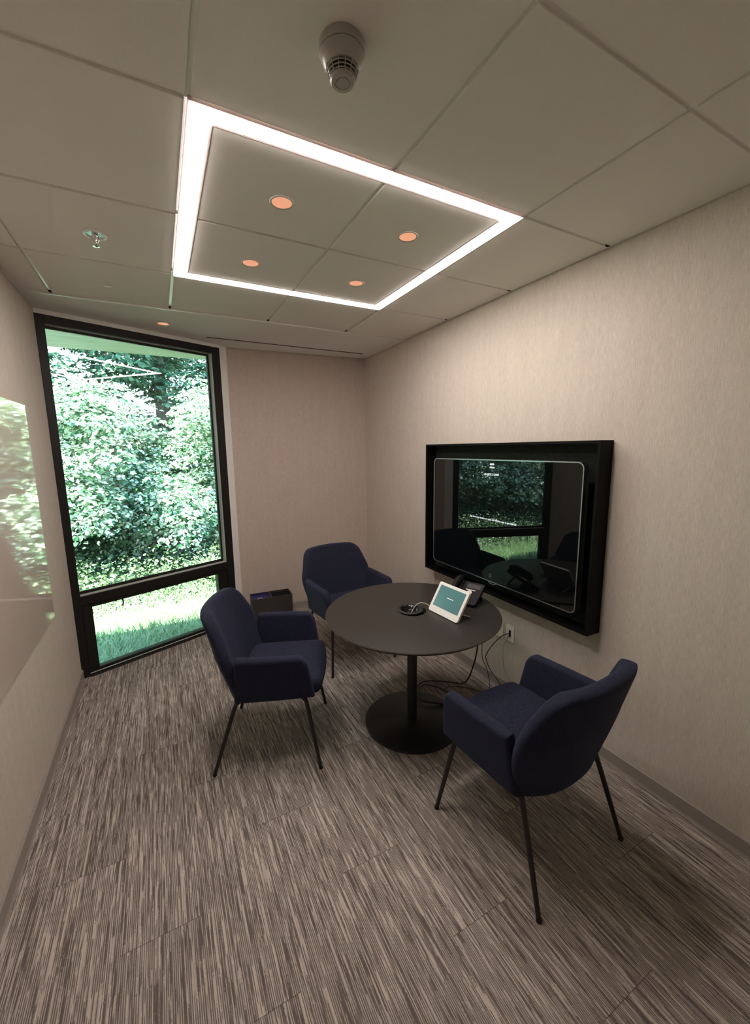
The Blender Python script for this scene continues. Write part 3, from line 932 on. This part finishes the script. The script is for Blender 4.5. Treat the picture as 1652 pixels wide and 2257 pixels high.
tag(tube('data_cable', [(1.954, 1.834, 0.400), (1.940, 1.853, 0.322), (1.930, 1.843, 0.241), (1.930, 1.819, 0.161), (1.930, 1.745, 0.095), (1.925, 1.66, 0.02), (1.90, 1.58, 0.004), (1.83, 1.45, 0.004)], 0.0026, mat('pale_grey_cable', (0.36, 0.33, 0.29), 0.45), n=8),
    'pale cable hanging from the lower socket of the wall plate', 'cable')
for (nm, y_, z_, m_) in (('plug', 1.824, 0.425, M_CABLE_BLACK),):
    pass

# ------------------------------------------------------------------ waste and recycling bin
BL, BR_, BFY, BH = 0.662, 1.036, 3.700, 0.268
bn = thing('recycling_bin', 'low dark grey two-compartment desk bin on the carpet against the back wall', 'waste bin', ((BL + BR_) / 2, 3.790, 0), math.atan2(bdir.y, bdir.x))
bw, bd_ = (BR_ - BL) / 2, 0.088
bt = 0.006
bm = bmesh.new()
add_box(bm, -bw, bw, -bd_, -bd_ + bt, 0.0005, BH)
add_box(bm, -bw, bw, bd_ - bt, bd_, 0.0005, BH)
add_box(bm, -bw, -bw + bt, -bd_ + bt, bd_ - bt, 0.0005, BH)
add_box(bm, bw - bt, bw, -bd_ + bt, bd_ - bt, 0.0005, BH)
add_box(bm, -bw, bw, -bd_, bd_, 0.0005, 0.008)
from_bm('bin_shell', bm, M_BIN, bn)
bm = bmesh.new(); add_box(bm, -0.012, 0.000, -bd_ + bt, bd_ - bt, 0.008, BH - 0.002); from_bm('divider', bm, M_BIN, bn)
def liner(name, x0, x1, m, top):
    bm = bmesh.new()
    y0, y1 = -bd_ + 0.010, bd_ - 0.010
    add_box(bm, x0, x1, y0, y0 + 0.004, 0.010, top); add_box(bm, x0, x1, y1 - 0.004, y1, 0.010, top)
    add_box(bm, x0, x0 + 0.004, y0 + 0.004, y1 - 0.004, 0.010, top); add_box(bm, x1 - 0.004, x1, y0 + 0.004, y1 - 0.004, 0.010, top)
    add_box(bm, x0, x1, y0, y1, 0.010, 0.014)
    return from_bm(name, bm, m, bn)
lb = liner('blue_liner', -bw + 0.008, -0.016, M_BIN_BLUE, BH - 0.008)
lb['label'] = 'deep blue recycling insert'
liner('black_liner', 0.004, bw - 0.008, M_DARKGAP, BH - 0.014)
# blue lid flap with the round recycling mark: three chasing arrows in a ring
bm = bmesh.new(); add_box(bm, -bw + 0.012, -0.020, -bd_ + 0.014, bd_ - 0.014, BH - 0.018, BH - 0.014); lid = from_bm('recycling_flap', bm, M_BIN_BLUE, bn)
bm = bmesh.new()
for k in range(3):
    a0 = math.radians(120 * k + 10)
    inn, outr = 0.010, 0.019
    n = 8
    ao = [(a0 + math.radians(84) * i / n) for i in range(n + 1)]
    pts = [(outr * math.cos(a), outr * math.sin(a)) for a in ao] + [(0.0235 * math.cos(ao[-1]), 0.0235 * math.sin(ao[-1])), (0.0145 * math.cos(ao[-1] + 0.45), 0.0145 * math.sin(ao[-1] + 0.45)), (0.006 * math.cos(ao[-1]), 0.006 * math.sin(ao[-1]))] + [(inn * math.cos(a), inn * math.sin(a)) for a in ao[::-1]]
    add_prism(bm, pts, BH - 0.0142, BH - 0.0132, Matrix.Translation((-bw + 0.080, -bd_ + 0.048, 0)) @ Matrix.Diagonal((1.35, 1.35, 1, 1)))
from_bm('recycling_mark', bm, M_BIN_WHITE, lid)

# ------------------------------------------------------------------ chairs
def smoothstep(a, b, x):
    t_ = max(0.0, min(1.0, (x - a) / (b - a)))
    return t_ * t_ * (3 - 2 * t_)

ZB0, ZB1 = 0.372, 0.842
def back_pt(u, v):
    z = ZB0 + (ZB1 - ZB0) * v
    w0 = 0.252 + (0.298 - 0.252) * smoothstep(0.37, 0.62, z) - (0.298 - 0.238) * max(0.0, (z - 0.64) / (ZB1 - 0.64))
    wl = w0
    rt, rb = 0.060, 0.040
    if z > ZB1 - rt:
        q = (z - (ZB1 - rt)) / rt
        wl -= rt * (1 - math.sqrt(max(0.0, 1 - q * q)))
    if z < ZB0 + rb:
        q = ((ZB0 + rb) - z) / rb
        wl -= rb * (1 - math.sqrt(max(0.0, 1 - q * q)))
    x = wl * (2 * u - 1)
    k = abs(x) / w0
    yc = -0.190 - (z - 0.38) * 0.275
    wrap = 0.098 - 0.035 * smoothstep(0.66, 0.85, z)
    y = yc + wrap * k ** 2.6
    zz = z + 0.008 * (1 - min(1, k) ** 2) * smoothstep(0.7, 0.85, z)
    return Vector((x, y, zz))

def make_chair(label, loc, ang):
    """local +y = front of the seat, +x = sitter's right"""
    t_ = thing('upholstered_armchair', label, 'chair', (*loc, 0), ang - PI / 2, 'navy armchairs around the round table')
    pad('backrest', back_pt, 0.058, M_NAVY, t_, du=0.045, dv=0.05, nu=26, nv=26)
    for sx in (-1, 1):
        def arm_pt(u, v, sx=sx):
            z0, z1 = 0.395, 0.640
            y0 = -0.152 + 0.022 * v
            y1 = 0.252 - 0.035 * v
            r = 0.065
            z = z0 + (z1 - z0) * v
            zt = z
            if z > z1 - r:
                q = (z - (z1 - r)) / r
                y1 -= r * (1 - math.sqrt(max(0.0, 1 - q * q))) * 0.75
            y = y0 + (y1 - y0) * u
            x = 0.252 + 0.034 * v - 0.012 * (u - 0.3) ** 2 * 4 * 0.4
            return Vector((sx * x, y, zt - 0.004 * u + 0.012 * (1 - v) * (u - 0.5)))
        pad('armrest', arm_pt, 0.052, M_NAVY, t_, du=0.060, dv=0.095, nu=16, nv=12)
    def seat_pt(u, v):
        y = -0.158 + 0.443 * v
        wl = 0.242
        if v > 0.80:
            q = (v - 0.80) / 0.20
            wl -= 0.045 * (1 - math.sqrt(max(0.0, 1 - q * q)))
        if v < 0.25:
            q = (0.25 - v) / 0.25
            wl -= 0.060 * (1 - math.sqrt(max(0.0, 1 - q * q)))
        x = wl * (2 * u - 1)
        z = 0.421 + 0.012 * (1 - (2 * u - 1) ** 2) * 0.5 + 0.010 * v
        y += 0.016 * (1 - (2 * u - 1) ** 2) * smoothstep(0.6, 1.0, v)
        return Vector((x, y, z))
    pad('seat', seat_pt, 0.096, M_NAVY, t_, du=0.10, dv=0.12, nu=16, nv=16)
    bm = bmesh.new()
    for yy in (0.13, -0.10):
        add_tube(bm, [(-0.20, yy, 0.378), (0, yy, 0.376), (0.20, yy, 0.378)], 0.010, 10, True, 4)
    add_box(bm, -0.19, 0.19, -0.14, 0.18, 0.372, 0.384, bevel=0.003, seg=1)
    from_bm('underframe', bm, M_BLACKMETAL, t_, smooth=True, sharp=40)
    for sx in (-1, 1):
        for front in (True, False):
            if front:
                pts = [(sx * 0.150, 0.130, 0.380), (sx * 0.200, 0.165, 0.380), (sx * 0.226, 0.192, 0.372), (sx * 0.236, 0.208, 0.345), (sx * 0.255, 0.238, 0.180), (sx * 0.275, 0.270, 0.006)]
            else:
                pts = [(sx * 0.150, -0.085, 0.382), (sx * 0.200, -0.115, 0.382), (sx * 0.226, -0.138, 0.374), (sx * 0.238, -0.158, 0.345), (sx * 0.256, -0.213, 0.180), (sx * 0.275, -0.270, 0.006)]
            lg_ = tube('leg', pts, [0.0115, 0.0115, 0.0115, 0.0110, 0.0102, 0.0090], M_BLACKMETAL, t_, n=14, sub=6)
            bm = bmesh.new()
            add_lathe(bm, [(0, 0.0003), (0.0095, 0.0003), (0.0105, 0.003), (0.0102, 0.012), (0, 0.012)], 16, M=Matrix.Translation((pts[-1][0], pts[-1][1], 0)))
            from_bm('glide', bm, M_GLIDE, lg_, smooth=True, sharp=40)
    return t_
make_chair('navy fabric armchair seen from its side, left of the round table near the window', (0.4745, 2.165), math.radians(-23.5))
make_chair('navy fabric armchair facing the camera behind the table, near the back wall corner', (1.243, 2.853), math.radians(-86))
make_chair('navy fabric armchair seen from behind, nearest the camera and the right wall', (1.2955, 1.0745), math.radians(94.5))

# ================================================================== outdoors
rng = np.random.default_rng(7)

# overhanging eave above the window
M_EAVE = mat('weathered_pale_concrete', (0.42, 0.45, 0.40), 0.8)
nb = NB(M_EAVE)
f = nb.noise(nb.scaled(nb.geo(), (2.5, 26, 8)), 1, 4, 0.65)
nb.color(nb.ramp(f, [(0.3, (0.15, 0.16, 0.14)), (0.7, (0.27, 0.28, 0.25))]))
ev = box('trim_3', -7.0, 7.0, 0, 1.0, 2.62, 2.90, M_EAVE)
ev.data.clear_geometry()
bm = bmesh.new(); add_prism(bm, [(-7, 3.3), (-1.0, 3.30), wpt(-0.13, 0.125), wpt(1.285, 0.125), (0.62, 4.16), (2.2, 4.10), (7, 4.10), (7, 5.00), (-7, 4.80)], 2.62, 2.90)
bm.to_mesh(ev.data); bm.free()
ev.data.materials.clear(); ev.data.materials.append(M_EAVE)
struct(ev)

# ground: lawn by the wall, rising beyond
M_GROUND = mat('grass_soil', (0.3, 0.4, 0.2), 0.95, spec=0.1)
nb = NB(M_GROUND)
f = nb.noise(nb.geo(), 3.0, 5, 0.7)
f2 = nb.noise(nb.geo(), 60.0, 3, 0.7)
mixf = nb.math('MULTIPLY_ADD', f, 0.6, nb.math('MULTIPLY', f2, 0.4))
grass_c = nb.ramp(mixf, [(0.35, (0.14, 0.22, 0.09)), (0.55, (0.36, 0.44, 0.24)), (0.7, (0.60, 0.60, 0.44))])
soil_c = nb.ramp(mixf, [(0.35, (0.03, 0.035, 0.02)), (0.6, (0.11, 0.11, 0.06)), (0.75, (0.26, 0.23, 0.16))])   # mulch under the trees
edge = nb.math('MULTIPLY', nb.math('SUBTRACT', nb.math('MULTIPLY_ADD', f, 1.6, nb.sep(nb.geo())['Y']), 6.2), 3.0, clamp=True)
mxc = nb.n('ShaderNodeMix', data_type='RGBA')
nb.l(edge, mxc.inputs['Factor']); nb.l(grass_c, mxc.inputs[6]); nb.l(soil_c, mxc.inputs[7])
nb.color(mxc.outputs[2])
def gz(x, y):
    base = -0.16 + 0.02 * np.sin(x * 1.3) * np.cos(y * 0.9)
    rise = np.clip((y - 7.2) / 6.0, 0, 1)
    return base + 1.3 * rise * rise * (3 - 2 * rise) + 0.05 * np.clip((y - 5.5), 0, 2)
nx_, ny_ = 60, 50
xs = np.linspace(-14, 14, nx_); ys = np.linspace(3.2, 24, ny_)
XX, YY = np.meshgrid(xs, ys, indexing='ij')
V = np.stack([XX, YY, gz(XX, YY)], -1).reshape(-1, 3)
F = [(i * ny_ + j, (i + 1) * ny_ + j, (i + 1) * ny_ + j + 1, i * ny_ + j + 1) for i in range(nx_ - 1) for j in range(ny_ - 1)]
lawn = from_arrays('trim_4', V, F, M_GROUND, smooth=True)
lawn.name = 'ground'
struct(lawn)
lawn['label'] = 'sunlit grass ground outside the window'
del lawn['label']

# leaves -------------------------------------------------------------------
def leaf_mat(name, c0, c1, rough=0.38, trans=0.22):
    m = mat(name, c0, rough, spec=0.5)
    nb = NB(m)
    f = nb.noise(nb.geo(), 5.0, 4, 0.7)
    wn_ = nb.n('ShaderNodeNewGeometry').outputs['Random Per Island']
    g = nb.math('MULTIPLY_ADD', f, 0.5, nb.math('MULTIPLY', wn_, 0.5))
    col = nb.ramp(g, [(0.36, c0), (0.64, c1)])
    nb.color(col)
    tl = nb.n('ShaderNodeBsdfTranslucent')
    nb.l(col, tl.inputs[0])
    mx_ = nb.n('ShaderNodeMixShader')
    mx_.inputs[0].default_value = trans
    nb.l(nb.b.outputs[0], mx_.inputs[1]); nb.l(tl.outputs[0], mx_.inputs[2])
    nb.l(mx_.outputs[0], nb.t.nodes['Material Output'].inputs[0])
    return m
M_LEAF_A = leaf_mat('maple_leaf_sunlit', (0.025, 0.11, 0.03), (0.68, 0.73, 0.58))  # near-white and dark ends put sun highlights and shade into the leaves
M_LEAF_B = leaf_mat('deep_green_leaf', (0.025, 0.08, 0.04), (0.14, 0.27, 0.15))
M_LEAF_C = leaf_mat('yellow_green_leaf', (0.015, 0.040, 0.015), (0.10, 0.14, 0.055))
M_BARK = mat('grey_brown_bark', (0.10, 0.085, 0.07), 0.9)
nb = NB(M_BARK); f = nb.noise(nb.scaled(nb.geo(), (20, 20, 5)), 1, 4, 0.7)
nb.color(nb.ramp(f, [(0.3, (0.05, 0.045, 0.04)), (0.7, (0.22, 0.19, 0.16))])); nb.bump(f, 0.6, 0.02)

def leaves_arrays(P, N, L, rng):
    """P centres, N normals, L lengths -> folded pointed leaves of 4 verts / 2 tris"""
    n = len(P)
    N = N / np.linalg.norm(N, axis=1, keepdims=True)
    R = rng.normal(size=(n, 3))
    T = np.cross(N, R); T /= np.linalg.norm(T, axis=1, keepdims=True)
    B = np.cross(N, T)
    L = L[:, None]
    a = P - T * L * 0.5
    b = P + B * L * 0.34 + N * L * 0.10 - T * L * 0.05
    c = P + T * L * 0.5 - N * L * 0.06
    d = P - B * L * 0.34 + N * L * 0.10 - T * L * 0.05
    V = np.stack([a, b, c, d], 1).reshape(-1, 3)
    k = np.arange(n)[:, None] * 4
    F = np.concatenate([k + [0, 1, 2], k + [0, 2, 3]], 0)
    return V, F

def foliage(name, clumps, m, parent, per, size, rng, flat=0.45, face=(0, -0.35, 1.0)):
    """clumps: (cx,cy,cz,r). leaves sit on the shells of flattened clumps, tiered like sprays"""
    Ps, Ns, Ls = [], [], []
    for cx, cy, cz, r in clumps:
        n = int(per * (r / 0.6) ** 2)
        d = rng.normal(size=(n, 3)); d /= np.linalg.norm(d, axis=1, keepdims=True)
        rad = r * (0.55 + 0.5 * rng.random(n)) [:, None]
        p = d * rad * [1, 1, flat + 0.25]
        # spray tiers
        p[:, 2] = np.round(p[:, 2] / (0.20)) * 0.20 + rng.normal(0, 0.035, n) - 0.18 * (np.hypot(p[:, 0], p[:, 1]) / r) ** 2
        Ps.append(p + [cx, cy, cz])
        Ns.append(np.array(face) + d * 0.55 + rng.normal(0, 0.42, (n, 3)))
        Ls.append(size * (0.6 + 0.8 * rng.random(n)))
    V, F = leaves_arrays(np.concatenate(Ps), np.concatenate(Ns), np.concatenate(Ls), rng)
    return from_arrays(name, V, F, m, parent)

def tree(label, x, y, h, crown_r, n_cl, m, size, per=420, trunk_r=0.10, low=0.25, cat='tree', seed=1, kind='broadleaf_tree', flat=0.45, clump=(0.45, 0.85)):
    r_ = np.random.default_rng(seed)
    z0 = float(gz(np.array(x), np.array(y)))
    t_ = thing(kind, label, cat, (x, y, z0))
    bm = bmesh.new()
    top = Vector((r_.normal(0, 0.15), r_.normal(0, 0.15), h * 0.9))
    add_tube(bm, [(0, 0, -0.1), (0.05 * r_.normal(), 0.05 * r_.normal(), h * 0.3), (0.1 * r_.normal(), 0.1 * r_.normal(), h * 0.6), top], [trunk_r, trunk_r * 0.8, trunk_r * 0.5, trunk_r * 0.15], 10)
    cl_ = []
    for k in range(n_cl):
        a = r_.random() * 2 * PI
        v = low + (1 - low) * r_.random()
        prof = math.sqrt(max(0.05, 1 - ((v - 0.45) / 0.62) ** 2))
        rr = crown_r * prof * math.sqrt(r_.random()) * 1.0
        c = (rr * math.cos(a), rr * math.sin(a), h * v, clump[0] + (clump[1] - clump[0]) * r_.random())
        cl_.append(c)
        if k % 3 == 0:
            add_tube(bm, [(0, 0, max(0.1, c[2] - 0.5 * rr - 0.3)), (c[0] * 0.5, c[1] * 0.5, c[2] - 0.2), (c[0], c[1], c[2])], [trunk_r * 0.35, trunk_r * 0.22, 0.008], 6, True, 3)
    from_bm('trunk', bm, M_BARK, t_, smooth=True)
    foliage('foliage', cl_, m, t_, per, size, r_, flat)
    return t_

tree('big bright-leaved tree filling the middle of the window view', -0.65, 8.4, 2.55, 1.50, 42, M_LEAF_A, 0.075, per=950, trunk_r=0.06, low=0.12, seed=3, clump=(0.35, 0.62))
tree('bright-leaved tree on the right of the window view, leaves against the frame', 1.30, 8.6, 3.15, 1.20, 34, M_LEAF_A, 0.075, per=950, trunk_r=0.06, low=0.15, seed=11, clump=(0.35, 0.62))
tree('low bright bush at the foot of the trees, right of centre', 0.10, 7.35, 1.15, 0.70, 12, M_LEAF_A, 0.070, per=900, trunk_r=0.03, low=0.35, seed=21, cat='bush', kind='leafy_bush', clump=(0.28, 0.42))
tree('low bright bush at the lower left of the window view', -1.30, 7.3, 1.25, 0.70, 12, M_LEAF_A, 0.070, per=900, trunk_r=0.03, low=0.3, seed=22, cat='bush', kind='leafy_bush', clump=(0.28, 0.42))
tree('dark green tree behind at the upper left of the window view', -2.9, 11.9, 8.5, 2.3, 56, M_LEAF_B, 0.12, per=620, trunk_r=0.16, low=0.06, seed=4)
tree('dark green tree behind the bright ones in the middle of the window view', 0.2, 12.4, 9.0, 2.4, 60, M_LEAF_B, 0.12, per=620, trunk_r=0.18, low=0.06, seed=5)
tree('dark green tree behind at the right edge of the window view', 3.3, 12.0, 8.5, 2.3, 54, M_LEAF_B, 0.12, per=620, trunk_r=0.16, low=0.06, seed=6)
tree('bright tree standing well left of the window view', -4.6, 8.0, 4.4, 1.7, 44, M_LEAF_A, 0.085, per=800, low=0.06, seed=7)
tree('rounded bright bush left of the window view, beside the taller bright tree', -2.95, 7.7, 1.9, 0.75, 16, M_LEAF_A, 0.075, per=800, trunk_r=0.04, low=0.2, seed=31, cat='bush', kind='leafy_bush', clump=(0.3, 0.5))
tree('tall tree at the far left of the wood, furthest from the building', -7.6, 12.0, 8.0, 2.5, 40, M_LEAF_B, 0.17, per=380, low=0.1, seed=8)
tree('tall tree standing far right of the window view', 6.6, 10.8, 7.5, 2.4, 40, M_LEAF_B, 0.17, per=380, low=0.1, seed=9)
# undergrowth at the foot of the wood
def undergrowth():
    n = 44000
    x = rng.uniform(-6, 6, n); y = 5.15 + np.abs(rng.normal(0, 1, n)) * 1.6
    hgt = rng.uniform(0.02, 0.42, n) * np.clip((y - 5.0) / 2.0, 0.12, 1)
    P = np.stack([x, y, gz(x, y) + hgt], 1)
    N = np.array([0, -0.5, 0.8]) + rng.normal(0, 0.5, (n, 3))
    V, F = leaves_arrays(P, N, 0.025 + 0.045 * rng.random(n), rng)
    o = from_arrays('undergrowth', V, F, M_LEAF_C)
    o['kind'] = 'stuff'; o['label'] = 'low leafy undergrowth along the foot of the trees'; o['category'] = 'undergrowth'
undergrowth()
def blades(name, n, xr0, xr1, yr0, yr1, hmin, hmax, wdt, m, rng, lean=0.35):
    x = rng.uniform(xr0, xr1, n); y = rng.uniform(yr0, yr1, n)
    ok_ = (y > 3.62 + 0.41 * (x + 0.64)) & ~((y < 4.25) & (x > 0.40)) & ~((y < 3.75) & (x < -0.6))
    x, y = x[ok_], y[ok_]; n = len(x)
    h = rng.uniform(hmin, hmax, n)
    a = rng.random(n) * 2 * PI
    P = np.stack([x, y, gz(x, y) - 0.005], 1)
    side = np.stack([np.cos(a), np.sin(a), np.zeros(n)], 1) * wdt
    ln = np.stack([np.cos(a + 1.57 + rng.normal(0, .5, n)), np.sin(a + 1.57), np.zeros(n)], 1) * (h * lean)[:, None]
    mid = P + ln * 0.35 + np.array([0, 0, 1]) * (h * 0.6)[:, None]
    tip = P + ln + np.array([0, 0, 1]) * h[:, None]
    V = np.stack([P - side, P + side, mid + side * 0.7, mid - side * 0.7, tip], 1).reshape(-1, 3)
    k = np.arange(n)[:, None] * 5
    F = np.concatenate([k + [0, 1, 2], k + [0, 2, 3], k + [3, 2, 4]], 0)
    return from_arrays(name, V, F, m)
M_BLADE = leaf_mat('grass_blade', (0.22, 0.34, 0.16), (0.50, 0.58, 0.36), 0.5, 0.3)
g_ = blades('lawn_grass', 30000, -3.2, 2.6, 3.60, 5.9, 0.04, 0.13, 0.005, M_BLADE, rng, 0.8)
g_['kind'] = 'stuff'; g_['label'] = 'sunlit and shaded lawn grass just outside the low window pane'; g_['category'] = 'grass'
def tuft(label, x, y, h, seed):
    r_ = np.random.default_rng(seed)
    n = 150
    a = r_.random(n) * 2 * PI
    hh = h * r_.uniform(0.6, 1, n); sp_ = r_.uniform(0.15, 0.75, n) * h
    V, F = [], []
    for i in range(n):
        dv = np.array([math.cos(a[i]), math.sin(a[i]), 0]); sd_ = np.array([-dv[1], dv[0], 0]) * 0.005
        pts = []
        for k in range(5):
            q = k / 4
            p = dv * (0.03 + sp_[i] * q ** 1.6) + np.array([0, 0, hh[i] * (q - 0.28 * q ** 3)])
            wd_ = sd_ * (1 - 0.9 * q)
            pts += [p - wd_, p + wd_]
        b_ = len(V); V += pts
        for k in range(4):
            F.append((b_ + 2 * k, b_ + 2 * k + 1, b_ + 2 * k + 3, b_ + 2 * k + 2))
    o = from_arrays('grass_tuft', V, F, M_BLADE)
    o.location = (x, y, float(gz(np.array(x), np.array(y))) - 0.01)
    return tag(o, label, 'ornamental grass')
tuft('spiky pale grass clump outside, upper right of the low window pane', 0.52, 5.75, 0.55, 5)
# boulder
bm = bmesh.new()
bmesh.ops.create_icosphere(bm, subdivisions=3, radius=0.17)
r_ = random.Random(4)
for v in bm.verts:
    n_ = v.co.normalized()
    v.co = Vector((v.co.x * 1.0, v.co.y * 0.8, v.co.z * 1.15)) * (1 + 0.12 * math.sin(7 * n_.x + 2) * math.cos(6 * n_.z) + 0.05 * math.sin(17 * n_.y))
M_ROCK = mat('pale_grey_rock', (0.38, 0.38, 0.40), 0.85)
nb = NB(M_ROCK); f = nb.noise(nb.geo(), 14, 4, 0.7); nb.color(nb.ramp(f, [(0.3, (0.07, 0.07, 0.08)), (0.7, (0.22, 0.22, 0.24))])); nb.bump(f, 0.5, 0.02)
rk = from_bm('boulder', bm, M_ROCK, None, smooth=True)
rk.location = (0.20, 7.0, 0.02)
tag(rk, 'pale grey boulder outside at the foot of the trees', 'rock')
